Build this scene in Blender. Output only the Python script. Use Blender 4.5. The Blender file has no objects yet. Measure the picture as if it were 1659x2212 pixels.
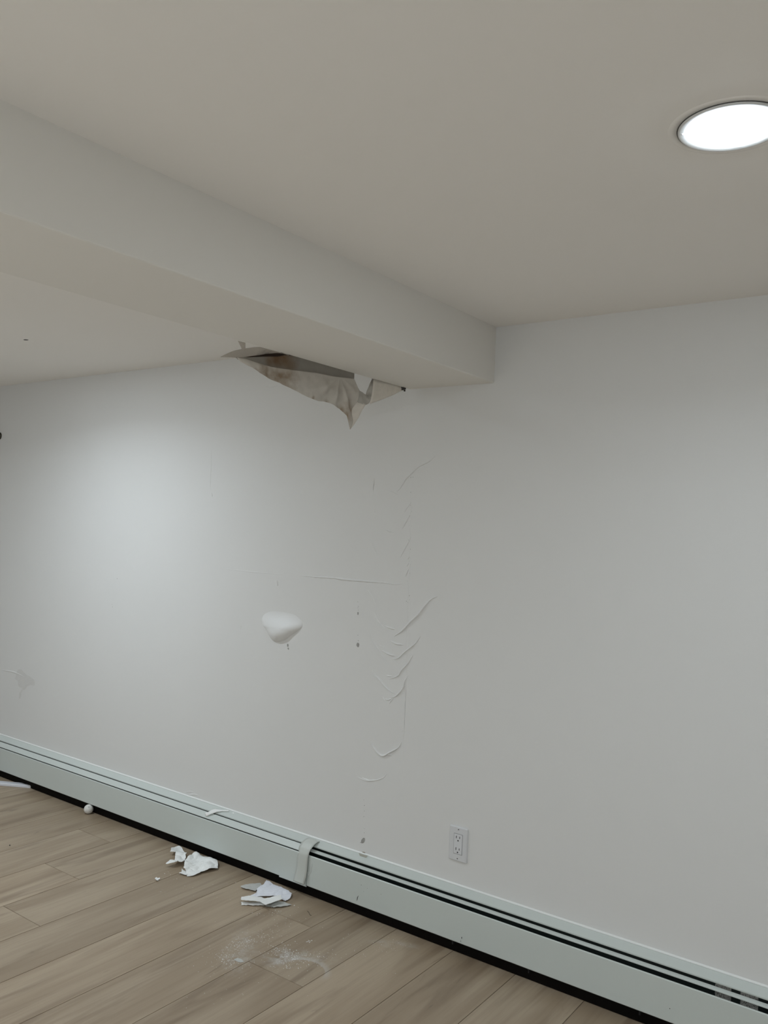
import bpy, bmesh, math, random
from mathutils import Vector, Matrix, noise
random.seed(7)
S = bpy.context.scene
COL = S.collection

# ------------------------------------------------------------------ camera
CAM = Vector((0.0, -2.5025, 1.386))
RIGHT = Vector((0.8080239, 0.58747236, 0.04442517))
UP = Vector((-0.02320702, -0.04360904, 0.9987791))
FWD = Vector((-0.58869246, 0.80806836, 0.02160366))
FPX = 1823.8
cam_data = bpy.data.cameras.new('camera')
cam = bpy.data.objects.new('camera', cam_data)
COL.objects.link(cam)
mw = Matrix((RIGHT, UP, -FWD)).transposed().to_4x4()
mw.translation = CAM
cam.matrix_world = mw
cam_data.sensor_fit = 'VERTICAL'
cam_data.sensor_height = 24.0
cam_data.lens = 24.0 * FPX / 2212.0
cam_data.clip_start = 0.02
S.camera = cam

# ------------------------------------------------------------------ light
LAMP_POWER = 1.35
LAMP_SPREAD = 155.0
LENS_GLOW = 30.0
LAMP_COLOR = (0.81, 0.917, 1.0)
# ceiling downlights: (x, y); first in view, second beyond the beam, the rest added fill
LAMPS = [(-0.378, -1.043, 0.54), (-3.26, -0.98, 1.18), (-0.378, -3.50, 0.75), (-3.30, -3.50, 1.4), (1.60, -3.20, 0.6), (-1.0, -4.4, 1.0), (1.6, -4.2, 1.0)]
w = bpy.data.worlds.new('world')
S.world = w
w.use_nodes = True
w.node_tree.nodes['Background'].inputs[0].default_value = (0.8, 0.85, 0.9, 1)
w.node_tree.nodes['Background'].inputs[1].default_value = 0.02
vs = S.view_settings
vs.view_transform = 'Standard'
vs.look = 'None'
vs.gamma = 1.0
vs.exposure = 2.30
vs.use_curve_mapping = False

CEIL = 2.0885
BEAM_L, BEAM_R, BEAM_Z = -1.735, -1.388, 1.8993

# ------------------------------------------------------------------ helpers
def ray(px, py):
    return (FWD + RIGHT * ((px - 829.5) / FPX) - UP * ((py - 1106.0) / FPX))
def hit(px, py, axis, val):
    d = ray(px, py)
    t = (val - CAM[axis]) / d[axis]
    return CAM + d * t
def on_wall(px, py, y=0.0): return hit(px, py, 1, y)
def on_floor(px, py, z=0.0): return hit(px, py, 2, z)
def on_ceiling(px, py): return hit(px, py, 2, CEIL)
def on_x(px, py, x): return hit(px, py, 0, x)

def tag(o, label=None, cat=None, group=None, kind=None):
    if label: o['label'] = label
    if cat: o['category'] = cat
    if group: o['group'] = group
    if kind: o['kind'] = kind
    return o
def empty(name, loc, label, cat, group=None):
    o = bpy.data.objects.new(name, None)
    COL.objects.link(o)
    o.empty_display_size = 0.05
    o.location = loc
    return tag(o, label, cat, group)
def obj(name, bm, mat, parent=None, smooth=False, solid=0.0, offset=0.0, bevel=0.0, sub=0):
    me = bpy.data.meshes.new(name)
    bm.to_mesh(me); bm.free()
    if mat is not None:
        me.materials.append(mat)
    if smooth:
        me.polygons.foreach_set('use_smooth', [True] * len(me.polygons))
    o = bpy.data.objects.new(name, me)
    COL.objects.link(o)
    if parent is not None:
        o.parent = parent
        if not parent.parent:
            o.matrix_parent_inverse = Matrix.Translation(parent.location).inverted()
    if solid:
        m = o.modifiers.new('solid', 'SOLIDIFY'); m.thickness = solid; m.offset = offset
    if bevel:
        m = o.modifiers.new('bevel', 'BEVEL'); m.width = bevel; m.segments = 3; m.limit_method = 'ANGLE'
    if sub:
        m = o.modifiers.new('sub', 'SUBSURF'); m.levels = sub; m.render_levels = sub
    return o
def box(bm, x0, x1, y0, y1, z0, z1):
    v = [bm.verts.new((x, y, z)) for x in (x0, x1) for y in (y0, y1) for z in (z0, z1)]
    for f in ((0,1,3,2),(4,6,7,5),(0,4,5,1),(2,3,7,6),(0,2,6,4),(1,5,7,3)):
        bm.faces.new([v[i] for i in f])
def disc(bm, c, r, ax_u, ax_v, n=10):
    vs_ = [bm.verts.new(c + ax_u * (r * math.cos(2*math.pi*i/n)) + ax_v * (r * math.sin(2*math.pi*i/n))) for i in range(n)]
    bm.faces.new(vs_)
def resample(pts, n):
    pts = [Vector(p) for p in pts]
    d = [0.0]
    for a, b in zip(pts, pts[1:]): d.append(d[-1] + (b - a).length)
    out = []
    for i in range(n):
        t = d[-1] * i / (n - 1)
        k = 0
        while k < len(pts) - 2 and d[k+1] < t: k += 1
        s = (t - d[k]) / max(d[k+1] - d[k], 1e-9)
        out.append(pts[k].lerp(pts[k+1], min(max(s, 0), 1)))
    return out
def smoothline(pts, n):
    """Catmull-Rom through the points"""
    pts = [Vector(p) for p in pts]
    P = [pts[0]*2 - pts[1]] + pts + [pts[-1]*2 - pts[-2]]
    out = []
    for k in range(1, len(P)-2):
        for j in range(8):
            t = j / 8.0
            p0, p1, p2, p3 = P[k-1:k+3]
            out.append(0.5 * ((2*p1) + (p2-p0)*t + (2*p0-5*p1+4*p2-p3)*t*t + (3*p1-p0-3*p2+p3)*t*t*t))
    out.append(pts[-1])
    return resample(out, n)
def loft(A, B, nc, nr, disp=None, mid=None):
    """surface between two edges; disp(u, v, p) -> offset vector"""
    a = resample(A, nc); b = resample(B, nc)
    m = resample(mid, nc) if mid else None
    bm = bmesh.new()
    g = []
    for i in range(nc):
        col = []
        for j in range(nr):
            t = j / (nr - 1)
            if m:
                p = a[i]*(1-t)*(1-t) + m[i]*2*t*(1-t) + b[i]*t*t
            else:
                p = a[i].lerp(b[i], t)
            if disp: p = p + disp(i/(nc-1), t, p)
            col.append(bm.verts.new(p))
        g.append(col)
    for i in range(nc-1):
        for j in range(nr-1):
            bm.faces.new((g[i][j], g[i+1][j], g[i+1][j+1], g[i][j+1]))
    bmesh.ops.remove_doubles(bm, verts=bm.verts, dist=1e-5)
    return bm
def extrude_x(prof, x0, x1, nseg=1, bm=None):
    bm = bm or bmesh.new()
    rows = []
    for k in range(nseg+1):
        x = x0 + (x1-x0)*k/nseg
        rows.append([bm.verts.new((x, y, z)) for y, z in prof])
    for a, b in zip(rows, rows[1:]):
        for i in range(len(prof)-1):
            bm.faces.new((a[i], b[i], b[i+1], a[i+1]))
    return bm
def lathe(prof, c, n=64, bm=None):
    """prof (r, z) about the vertical through c"""
    bm = bm or bmesh.new()
    rings = []
    for r, z in prof:
        if r < 1e-6: rings.append([bm.verts.new((c[0], c[1], c[2]+z))])
        else: rings.append([bm.verts.new((c[0]+r*math.cos(2*math.pi*i/n), c[1]+r*math.sin(2*math.pi*i/n), c[2]+z)) for i in range(n)])
    for a, b in zip(rings, rings[1:]):
        for i in range(n):
            j = (i+1) % n
            if len(a) == 1 and len(b) == 1: continue
            if len(a) == 1: bm.faces.new((a[0], b[i], b[j]))
            elif len(b) == 1: bm.faces.new((a[i], b[0], a[j]))
            else: bm.faces.new((a[i], b[i], b[j], a[j]))
    return bm

# ------------------------------------------------------------------ materials
def new_mat(name):
    m = bpy.data.materials.new(name); m.use_nodes = True
    nt = m.node_tree
    return m, nt, nt.nodes['Principled BSDF']
def rgb(c): return (c[0], c[1], c[2], 1.0)
def simple(name, c, rough=0.5, metal=0.0, spec=0.5, vary=0.0, scale=8.0, bump=0.0, bscale=200.0):
    m, nt, b = new_mat(name)
    b.inputs['Roughness'].default_value = rough
    b.inputs['Metallic'].default_value = metal
    b.inputs['Specular IOR Level'].default_value = spec
    tc = nt.nodes.new('ShaderNodeTexCoord')
    n = nt.nodes.new('ShaderNodeTexNoise'); n.inputs['Scale'].default_value = scale; n.inputs['Detail'].default_value = 4
    nt.links.new(tc.outputs['Object'], n.inputs['Vector'])
    mx = nt.nodes.new('ShaderNodeMix'); mx.data_type = 'RGBA'
    mx.inputs[6].default_value = rgb([v*(1-vary) for v in c]); mx.inputs[7].default_value = rgb([min(1, v*(1+vary)) for v in c])
    nt.links.new(n.outputs['Fac'], mx.inputs[0]); nt.links.new(mx.outputs[2], b.inputs['Base Color'])
    if bump:
        n2 = nt.nodes.new('ShaderNodeTexNoise'); n2.inputs['Scale'].default_value = bscale; n2.inputs['Detail'].default_value = 3
        nt.links.new(tc.outputs['Object'], n2.inputs['Vector'])
        bp = nt.nodes.new('ShaderNodeBump'); bp.inputs['Strength'].default_value = bump; bp.inputs['Distance'].default_value = 0.001
        nt.links.new(n2.outputs['Fac'], bp.inputs['Height']); nt.links.new(bp.outputs['Normal'], b.inputs['Normal'])
    return m

M_WALL = simple('wall_paint', (0.765, 0.757, 0.742), rough=0.55, spec=0.3, vary=0.01, scale=3, bump=0.05, bscale=120)
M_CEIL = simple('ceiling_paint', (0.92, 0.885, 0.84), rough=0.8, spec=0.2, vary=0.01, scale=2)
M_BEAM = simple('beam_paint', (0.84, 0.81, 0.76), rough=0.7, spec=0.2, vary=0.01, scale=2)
M_WET = simple('stretched_wet_paint', (0.795, 0.79, 0.78), rough=0.48, spec=0.45, vary=0.01, scale=6)
M_STAIN = simple('grey_stain', (0.36, 0.35, 0.33), rough=0.7, vary=0.2, scale=40)
M_FAINT = simple('faint_damp_stain', (0.705, 0.692, 0.672), rough=0.6, vary=0.05, scale=30)
M_DARK = simple('dark_speck', (0.08, 0.075, 0.07), rough=0.8)
M_BROWN = simple('brown_stain', (0.42, 0.37, 0.30), rough=0.7, vary=0.25, scale=60)
M_HEAT = simple('heater_enamel', (0.61, 0.65, 0.62), rough=0.38, spec=0.4, vary=0.012, scale=3)
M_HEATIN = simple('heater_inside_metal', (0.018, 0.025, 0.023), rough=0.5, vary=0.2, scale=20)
M_TOESHADE = simple('toe_shade_black', (0.004, 0.003, 0.0025), rough=0.7, spec=0.1, vary=0.3, scale=10)
M_CHIP = simple('chipped_paint', (0.05, 0.05, 0.05), rough=0.7)
M_PLATE = simple('outlet_plastic', (0.70, 0.70, 0.71), rough=0.3, spec=0.5)
M_PLATE2 = simple('outlet_plastic_insert', (0.73, 0.73, 0.745), rough=0.25, spec=0.5)
M_HOLE = simple('black_slot', (0.01, 0.01, 0.01), rough=0.8)
M_TRIM = simple('lamp_trim_plastic', (0.72, 0.72, 0.71), rough=0.4)
M_SCRAP = simple('white_paint_scrap', (0.90, 0.90, 0.88), rough=0.7, vary=0.03, scale=60, bump=0.2, bscale=300)
M_SCRAPB = simple('white_gypsum_scrap', (0.86, 0.87, 0.93), rough=0.8, vary=0.04, scale=80, bump=0.3, bscale=500)
M_SCRAPG = simple('grey_paper_scrap', (0.55, 0.55, 0.52), rough=0.8, vary=0.06, scale=60, bump=0.4, bscale=300)
M_DUST = simple('plaster_crumb', (0.80, 0.79, 0.76), rough=0.9)
M_BOARD = simple('white_strip_paint', (0.72, 0.72, 0.76), rough=0.4, vary=0.03)
M_LABEL = None

def emission(name, c, s):
    m = bpy.data.materials.new(name); m.use_nodes = True
    nt = m.node_tree; nt.nodes.clear()
    e = nt.nodes.new('ShaderNodeEmission'); e.inputs[0].default_value = rgb(c); e.inputs[1].default_value = s
    o = nt.nodes.new('ShaderNodeOutputMaterial'); nt.links.new(e.outputs[0], o.inputs[0])
    return m

def paper_mat(name, base, stain, centre, radius, amt=0.8, scale=18):
    """torn drywall paper: greyish with brown water stains, on the curl painted shading, round the given spots"""
    m, nt, b = new_mat(name)
    b.inputs['Roughness'].default_value = 0.85
    N = nt.nodes; L = nt.links
    tc = N.new('ShaderNodeTexCoord')
    ns = N.new('ShaderNodeTexNoise'); ns.inputs['Scale'].default_value = scale; ns.inputs['Detail'].default_value = 6
    L.new(tc.outputs['Object'], ns.inputs['Vector'])
    acc = None
    for c, r in zip(centre, radius):
        vm = N.new('ShaderNodeVectorMath'); vm.operation = 'DISTANCE'; vm.inputs[1].default_value = c
        L.new(tc.outputs['Object'], vm.inputs[0])
        mr = N.new('ShaderNodeMapRange'); mr.inputs[1].default_value = r; mr.inputs[2].default_value = 0.0
        L.new(vm.outputs['Value'], mr.inputs[0])
        if acc is None: acc = mr.outputs[0]
        else:
            mm = N.new('ShaderNodeMath'); mm.operation = 'MAXIMUM'; L.new(acc, mm.inputs[0]); L.new(mr.outputs[0], mm.inputs[1]); acc = mm.outputs[0]
    mu = N.new('ShaderNodeMath'); mu.operation = 'MULTIPLY'; L.new(acc, mu.inputs[0]); L.new(ns.outputs['Fac'], mu.inputs[1])
    m2 = N.new('ShaderNodeMapRange'); m2.inputs[1].default_value = 0.15; m2.inputs[2].default_value = 0.5; m2.inputs[4].default_value = amt
    L.new(mu.outputs[0], m2.inputs[0])
    n3 = N.new('ShaderNodeTexNoise'); n3.inputs['Scale'].default_value = 45; n3.inputs['Detail'].default_value = 5
    L.new(tc.outputs['Object'], n3.inputs['Vector'])
    mx0 = N.new('ShaderNodeMix'); mx0.data_type = 'RGBA'; mx0.inputs[6].default_value = rgb([v*0.88 for v in base]); mx0.inputs[7].default_value = rgb([v*1.1 for v in base])
    L.new(n3.outputs['Fac'], mx0.inputs[0])
    mx = N.new('ShaderNodeMix'); mx.data_type = 'RGBA'
    L.new(m2.outputs[0], mx.inputs[0]); L.new(mx0.outputs[2], mx.inputs[6]); mx.inputs[7].default_value = rgb(stain)
    L.new(mx.outputs[2], b.inputs['Base Color'])
    bp = N.new('ShaderNodeBump'); bp.inputs['Strength'].default_value = 0.35; bp.inputs['Distance'].default_value = 0.003
    L.new(n3.outputs['Fac'], bp.inputs['Height']); L.new(bp.outputs['Normal'], b.inputs['Normal'])
    return m

# floor: one plank layout (seams run away from the wall)
PW, SX0 = 0.2296, -3.2702
def floor_mat():
    m, nt, b = new_mat('oak_plank_floor')
    N = nt.nodes; L = nt.links
    tc = N.new('ShaderNodeTexCoord')
    at = N.new('ShaderNodeAttribute'); at.attribute_name = 'plank'
    sep = N.new('ShaderNodeSeparateXYZ'); L.new(tc.outputs['Object'], sep.inputs[0])
    sc = N.new('ShaderNodeSeparateColor'); L.new(at.outputs['Color'], sc.inputs[0])
    def mth(op, a, bb=None, c=None):
        n = N.new('ShaderNodeMath'); n.operation = op
        for i, v in enumerate((a, bb, c)):
            if v is None: continue
            if isinstance(v, (int, float)): n.inputs[i].default_value = v
            else: L.new(v, n.inputs[i])
        return n.outputs[0]
    ox = mth('ADD', sep.outputs[0], mth('MULTIPLY', sc.outputs[0], 37.0))
    oy = mth('ADD', sep.outputs[1], mth('MULTIPLY', sc.outputs[1], 51.0))
    def vec(sx, sy):
        c = N.new('ShaderNodeCombineXYZ'); L.new(mth('MULTIPLY', ox, sx), c.inputs[0]); L.new(mth('MULTIPLY', oy, sy), c.inputs[1]); return c.outputs[0]
    def noi(v, scale, detail, dist=0.0):
        n = N.new('ShaderNodeTexNoise'); n.inputs['Scale'].default_value = scale; n.inputs['Detail'].default_value = detail; n.inputs['Distortion'].default_value = dist
        L.new(v, n.inputs['Vector']); return n.outputs['Fac']
    broad = noi(vec(7.0, 1.3), 1.0, 2.0, 0.6)      # big soft clouds along the board
    grain = noi(vec(70.0, 2.0), 1.0, 5.0, 0.3)
    fine = noi(vec(260.0, 9.0), 1.0, 3.0)
    streak = noi(vec(11.0, 1.1), 1.0, 6.0, 1.2)
    def ramp(v, a, b_, lo=0.0, hi=1.0):
        n = N.new('ShaderNodeMapRange'); n.interpolation_type = 'SMOOTHSTEP'
        L.new(v, n.inputs[0]); n.inputs[1].default_value = a; n.inputs[2].default_value = b_; n.inputs[3].default_value = lo; n.inputs[4].default_value = hi
        return n.outputs[0]
    def mix(f, c1, c2):
        n = N.new('ShaderNodeMix'); n.data_type = 'RGBA'
        if isinstance(f, float): n.inputs[0].default_value = f
        else: L.new(f, n.inputs[0])
        for i, c in ((6, c1), (7, c2)):
            if isinstance(c, tuple): n.inputs[i].default_value = rgb(c)
            else: L.new(c, n.inputs[i])
        return n.outputs[2]
    light = (0.435, 0.345, 0.248); mid = (0.355, 0.272, 0.188); dark = (0.195, 0.138, 0.090)
    col = mix(ramp(broad, 0.38, 0.62), mid, light)
    col = mix(ramp(streak, 0.50, 0.72, 0, 0.62), col, dark)
    col = mix(mth('MULTIPLY', ramp(grain, 0.42, 0.7), 0.16), col, dark)
    col = mix(mth('MULTIPLY', ramp(fine, 0.45, 0.75), 0.10), col, dark)
    knot = noi(vec(16.0, 3.2), 1.0, 4.0, 1.6)
    col = mix(ramp(knot, 0.66, 0.78, 0, 0.6), col, (0.14, 0.10, 0.07))
    tone = N.new('ShaderNodeHueSaturation'); L.new(col, tone.inputs['Color'])
    L.new(mth('ADD', mth('MULTIPLY', sc.outputs[2], 0.14), 0.93), tone.inputs['Value'])
    col = tone.outputs['Color']
    # powdery plaster smears lying on the boards
    def blob(c, rx, ry, ang):
        mp = N.new('ShaderNodeMapping'); mp.vector_type = 'TEXTURE'
        mp.inputs['Location'].default_value = (c[0], c[1], 0); mp.inputs['Rotation'].default_value = (0, 0, ang); mp.inputs['Scale'].default_value = (rx, ry, 1)
        L.new(tc.outputs['Object'], mp.inputs['Vector'])
        ln = N.new('ShaderNodeVectorMath'); ln.operation = 'LENGTH'; L.new(mp.outputs[0], ln.inputs[0])
        return ramp(ln.outputs['Value'], 1.0, 0.1), ln.outputs['Value']
    def fp(x, y):
        p = on_floor(x, y); return (p.x, p.y)
    b1, _ = blob(fp(530, 2040), 0.17, 0.07, -0.75)
    b2, _ = blob(fp(505, 2075), 0.12, 0.06, -0.6)
    b3, _ = blob(fp(607, 2072), 0.085, 0.075, 0)
    b4, _ = blob(fp(670, 2068), 0.15, 0.05, 0.2)
    b5, _ = blob(fp(850, 2040), 0.13, 0.035, 0.5)
    cen = fp(656, 2096)
    hole, hl = blob(cen, 0.073, 0.062, 0.0)
    ring = mth('MULTIPLY', ramp(hl, 0.93, 1.0), ramp(hl, 1.35, 1.02))
    s2 = N.new('ShaderNodeSeparateXYZ'); L.new(tc.outputs['Object'], s2.inputs[0])
    ring = mth('MULTIPLY', ring, ramp(s2.outputs[1], cen[1]-0.02, cen[1]+0.03))
    pn = N.new('ShaderNodeTexNoise'); pn.inputs['Scale'].default_value = 26; pn.inputs['Detail'].default_value = 7; pn.inputs['Roughness'].default_value = 0.7
    L.new(tc.outputs['Object'], pn.inputs['Vector'])
    pw = ramp(pn.outputs['Fac'], 0.38, 0.68)
    tot = mth('ADD', mth('ADD', mth('MULTIPLY', b1, 0.45), mth('MULTIPLY', b2, 0.4)), mth('ADD', mth('MULTIPLY', b3, 0.85), mth('ADD', mth('MULTIPLY', b4, 0.4), mth('MULTIPLY', b5, 0.45))))
    tot = mth('MULTIPLY', tot, pw)
    tot = mth('MULTIPLY', tot, ramp(hl, 0.85, 1.0))
    tot = mth('MINIMUM', mth('ADD', tot, mth('MULTIPLY', ring, 0.40)), 0.75)
    col = mix(tot, col, (0.60, 0.58, 0.55))
    L.new(col, b.inputs['Base Color'])
    L.new(mth('ADD', mth('MULTIPLY', grain, 0.12), mth('ADD', 0.33, mth('MULTIPLY', tot, 0.4))), b.inputs['Roughness'])
    b.inputs['Specular IOR Level'].default_value = 0.42
    bp = N.new('ShaderNodeBump'); bp.inputs['Strength'].default_value = 0.12; bp.inputs['Distance'].default_value = 0.0006
    L.new(grain, bp.inputs['Height']); L.new(bp.outputs['Normal'], b.inputs['Normal'])
    return m

# ------------------------------------------------------------------ room shell
XL, XR, YF = -5.0, 2.4, -5.0
def struct(name, bm, mat, label=None, **k):
    o = obj(name, bm, mat, **k); o['kind'] = 'structure'
    if label: o['label'] = label
    return o
bm = bmesh.new(); box(bm, XL-0.12, XR+0.12, 0.0, 0.12, -0.1, CEIL+0.12)
WALL = struct('wall_back', bm, M_WALL, 'white painted wall with water damage')
bm = bmesh.new(); box(bm, XL-0.12, XL, YF, 0.0, -0.1, CEIL+0.12)
struct('wall_left', bm, M_WALL, 'white painted side wall')
bm = bmesh.new(); box(bm, XR, XR+0.12, YF, 0.0, -0.1, CEIL+0.12)
struct('wall_right', bm, M_WALL, 'white painted side wall')
bm = bmesh.new(); box(bm, XL-0.12, XR+0.12, YF-0.12, YF, -0.1, CEIL+0.12)
struct('wall_front', bm, M_WALL, 'white painted wall behind the viewer')
bm = bmesh.new(); box(bm, XL, XR, YF, 0.0, CEIL, CEIL+0.12)
CEILING = struct('ceiling', bm, M_CEIL, 'plain off-white painted ceiling')
bm = bmesh.new(); box(bm, BEAM_L, BEAM_R, YF, 0.02, BEAM_Z, CEIL+0.02)
BEAM = struct('trim_1', bm, M_BEAM, 'boxed drywall ceiling beam running away from the wall', bevel=0.004)

# floor: planks as one mesh with real gaps
bm = bmesh.new()
lay = bm.loops.layers.color.new('plank')
known = {0: -0.2084, 1: -0.5164, 2: -0.8212, 5: -0.2246, 6: -0.5275, 7: -1.24, 3: -1.24, 4: -1.24, 8: -1.0, 9: -1.1, 10: -0.9}
i0 = int((XL - SX0)//PW); i1 = int((XR - SX0)//PW)
G = 0.0013
PLANK = 1.22
for i in range(i0, i1+1):
    xa, xb = max(SX0+i*PW, XL), min(SX0+(i+1)*PW, XR)
    if xb - xa < 0.01: continue
    j = known.get(i, -random.uniform(0.7, 1.2))
    ys = [0.0]
    y = j
    while y > YF: ys.append(y); y -= PLANK
    ys.append(YF)
    for a, b_ in zip(ys, ys[1:]):
        col = (random.random(), random.random(), random.random(), 1)
        x_0, x_1, y_0, y_1 = xa+G, xb-G, b_+G, a-G
        top = [bm.verts.new(p) for p in ((x_0, y_0, 0), (x_1, y_0, 0), (x_1, y_1, 0), (x_0, y_1, 0))]
        bot = [bm.verts.new((v.co.x + (-.0004 if k in (0, 3) else .0004), v.co.y + (-.0004 if k < 2 else .0004), -0.0016)) for k, v in enumerate(top)]
        fs = [bm.faces.new(top)] + [bm.faces.new((top[k], bot[k], bot[(k+1) % 4], top[(k+1) % 4])) for k in range(4)]
        for f in fs:
            for l in f.loops: l[lay] = col
M_FLOOR = floor_mat()
FLOOR = struct('floor', bm, M_FLOOR, 'greige oak-look plank floor')
M_GROOVE = simple('floor_groove', (0.07, 0.05, 0.035), rough=0.8)
fm = FLOOR.data; fm.materials.append(M_GROOVE)
b2 = bmesh.new(); b2.from_mesh(fm)
n_before = len(b2.faces)
box(b2, XL-0.1, XR+0.1, YF-0.1, 0.1, -0.06, -0.0016)
b2.faces.ensure_lookup_table()
for f in b2.faces[n_before:]: f.material_index = 1
b2.to_mesh(fm); b2.free()

# unseen pale rug, added to bounce lamp light up to the ceiling
bm = bmesh.new(); box(bm, XL+0.3, XR-0.3, YF+0.1, -2.35, 0.0, 0.012)
tag(obj('added_bounce_rug', bm, simple('bounce_cream', (0.90, 0.82, 0.73), rough=0.95, vary=0.04, scale=50, bump=0.5, bscale=400), bevel=0.004), 'added cream rug behind the viewer, bounces light onto the ceiling', 'rug')

# ------------------------------------------------------------------ marks that belong to the wall
def C2(x, y): return (730 + x/5.53, 930 + y/5.53)
def C3(x, y): return (530 + x/3.687, 1220 + y/3.687)
def ridge(name, pix, width, height, mat=M_WALL, parent=WALL, sharp=0.6, label=None):
    pts = smoothline([on_wall(*p) for p in pix], max(10, 5*len(pix)))
    n = len(pts)
    bm = bmesh.new(); rows = []
    K = [-1, -0.85, -0.65, -0.45, -0.2, 0.1, 0.4, 0.7, 1]
    for i, p in enumerate(pts):
        t = (pts[min(i+1, n-1)] - pts[max(i-1, 0)]); t.y = 0; t.normalize()
        nrm = Vector((-t.z, 0, t.x))
        if nrm.z < 0: nrm = -nrm
        s = math.sin(math.pi * min(max(i/(n-1), 0.0), 1.0))**0.6
        s = max(s, 0.04) * (0.85 + 0.3*noise.noise(Vector((p.x*60, p.z*60, 3))))
        row = []
        for k in K:
            prof = math.cos(math.pi*k/2)**1.5 if abs(k) < 1 else 0.0
            prof *= 1.0 + 0.35 * (-k) * sharp
            row.append(bm.verts.new((p.x + nrm.x*k*width*s*0.5, 0.0002 - 1.6*height*s*prof, p.z + nrm.z*k*width*s*0.5)))
        rows.append(row)
    for a, b_ in zip(rows, rows[1:]):
        for k in range(len(K)-1): bm.faces.new((a[k], a[k+1], b_[k+1], b_[k]))
    bmesh.ops.recalc_face_normals(bm, faces=bm.faces)
    o = obj(name, bm, mat, parent, smooth=True)
    if label: o['label'] = label
    return o
def mm(v): return v*0.001
M_FOLD = simple('stretched_paint_fold', (0.80, 0.793, 0.778), rough=0.33, spec=0.5, vary=0.01)
# thin horizontal seam first, then the folds from top to bottom
ridge('drywall_seam', [C3(a, b) for a, b in ((415,82),(560,97),(700,105),(800,118),(970,132),(1100,142),(1190,155),(1275,152))], mm(11), mm(2.6), label='raised horizontal drywall seam')
ridge('drywall_seam', [C3(a, b) for a, b in ((-280,18),(-100,40),(120,62),(300,76),(420,84))], mm(10), mm(0.5))
ridge('drywall_seam', [(0,1447),(30,1452),(62,1466)], mm(14), mm(1.6))
up = [
 (((1175,290),(1090,370),(965,435),(880,515),(810,585),(750,680),(695,740)), 7, 1.9),
 (((585,705),(650,730),(725,775)), 5, .6),
 (((880,830),(860,880),(820,930),(790,985)), 4.5, 1.0),
 (((860,1010),(820,1080),(765,1185)), 4.5, 1.2),
 (((550,1170),(610,1205),(680,1218)), 5, 1.1),
 (((655,1110),(690,1098),(715,1085)), 4, .5),
 (((680,1175),(700,1171),(725,1170)), 4, .5),
 (((390,1250),(410,1350),(440,1420),(490,1530)), 5, .6),
 (((880,1250),(840,1340),(790,1430),(737,1530)), 5, 1.3),
 (((855,1505),(845,1520),(830,1540)), 4, 1.0),
 (((848,1575),(836,1600),(820,1625)), 4, 1.0),
 (((850,1645),(820,1710),(805,1750)), 4.5, 1.2),
 (((420,890),(440,960),(470,1010)), 6, .5),
 (((540,380),(560,430),(570,500)), 5, .4),
]
for pts, wd, h in up: ridge('paint_wrinkle', [C2(*p) for p in pts], mm(wd), mm(h)*1.3)
lo = [
 (((1535,250),(1480,275),(1430,330),(1380,395),(1310,460),(1250,525),(1180,572)), 12, 5.2),
 (((1195,515),(1150,502),(1110,482)), 9, 3.2),
 (((1265,638),(1200,628),(1150,600)), 9, 3.0),
 (((970,195),(1010,250),(1040,320)), 5, 1.0),
 (((1020,370),(1060,450),(1115,512)), 6, 1.6),
 (((1395,570),(1350,630),(1270,695),(1215,745),(1170,748)), 9, 3.8),
 (((1200,730),(1140,710),(1085,680)), 9, 3.2),
 (((980,530),(1020,610),(1075,700),(1140,805)), 7, 2.2),
 (((1335,720),(1290,790),(1245,840),(1215,885),(1145,912)), 9, 3.6),
 (((1120,880),(1150,886),(1175,888)), 6, 1.6),
 (((1010,830),(1025,875),(1060,905),(1110,965),(1160,1010),(1190,1025)), 9, 3.6),
 (((1298,878),(1270,930),(1255,985),(1200,1045),(1150,1055)), 9, 3.8),
 (((1275,955),(1258,985),(1240,1005)), 6, 2.0),
 (((1175,1060),(1140,1075),(1110,1068)), 7, 2.6),
 (((1180,1060),(1160,1085),(1145,1110)), 6, 1.8),
 (((1095,1050),(1103,1068),(1115,1085)), 6, 1.8),
 (((1000,1405),(1020,1450),(1060,1500),(1100,1520),(1150,1495),(1220,1455),(1245,1410)), 9.5, 4.6),
 (((1110,1505),(1140,1512),(1175,1518)), 7, 2.4),
 (((880,1680),(925,1705),(970,1718),(1040,1715),(1100,1695),(1130,1660)), 6, 2.2),
 (((925,1690),(950,1705),(985,1712)), 5, 1.4),
 (((1065,640),(1085,650),(1105,655)), 6, .8),
 (((1255,1270),(1253,1340),(1246,1405)), 5, .6),
 (((1065,1110),(1068,1140),(1075,1175)), 5, .5),
]
for pts, wd, h in lo: ridge('paint_wrinkle', [C3(*p) for p in pts], mm(wd), mm(h), mat=M_FOLD)
# vertical seam of the loosened tape
ridge('loose_joint_tape', [(889,980),(888,1100),(884,1230),(880,1350),(877,1480),(872,1600),(869,1720)], mm(9), mm(0.7), label='vertical edge of loosened drywall tape')
ridge('loose_joint_tape', [(812,960),(806,1080),(803,1200)], mm(14), mm(0.2))
ridge('hairline_crack', [(457,962),(456,1010),(454,1064)], mm(3), mm(0.8))
ridge('hairline_crack', [(570,834),(588,836),(604,832)], mm(4), mm(0.9))
ridge('paint_run', [(457,1064),(458,1069),(458,1074)], mm(9), mm(1.8))
ridge('paint_run', [(597,1252),(599,1258),(600,1266)], mm(14), mm(3))
ridge('paint_run', [(520,1350),(520,1355),(519,1360)], mm(9), mm(1.0))
ridge('paint_run', [(386,1359),(386,1362),(386,1366)], mm(8), mm(1.0))
ridge('paint_smear', [(404,1719),(418,1716),(431,1719)], mm(12), mm(1.4))
ridge('paint_smear', [(398,1712),(412,1710),(424,1714)], mm(8), mm(1.2))

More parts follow.
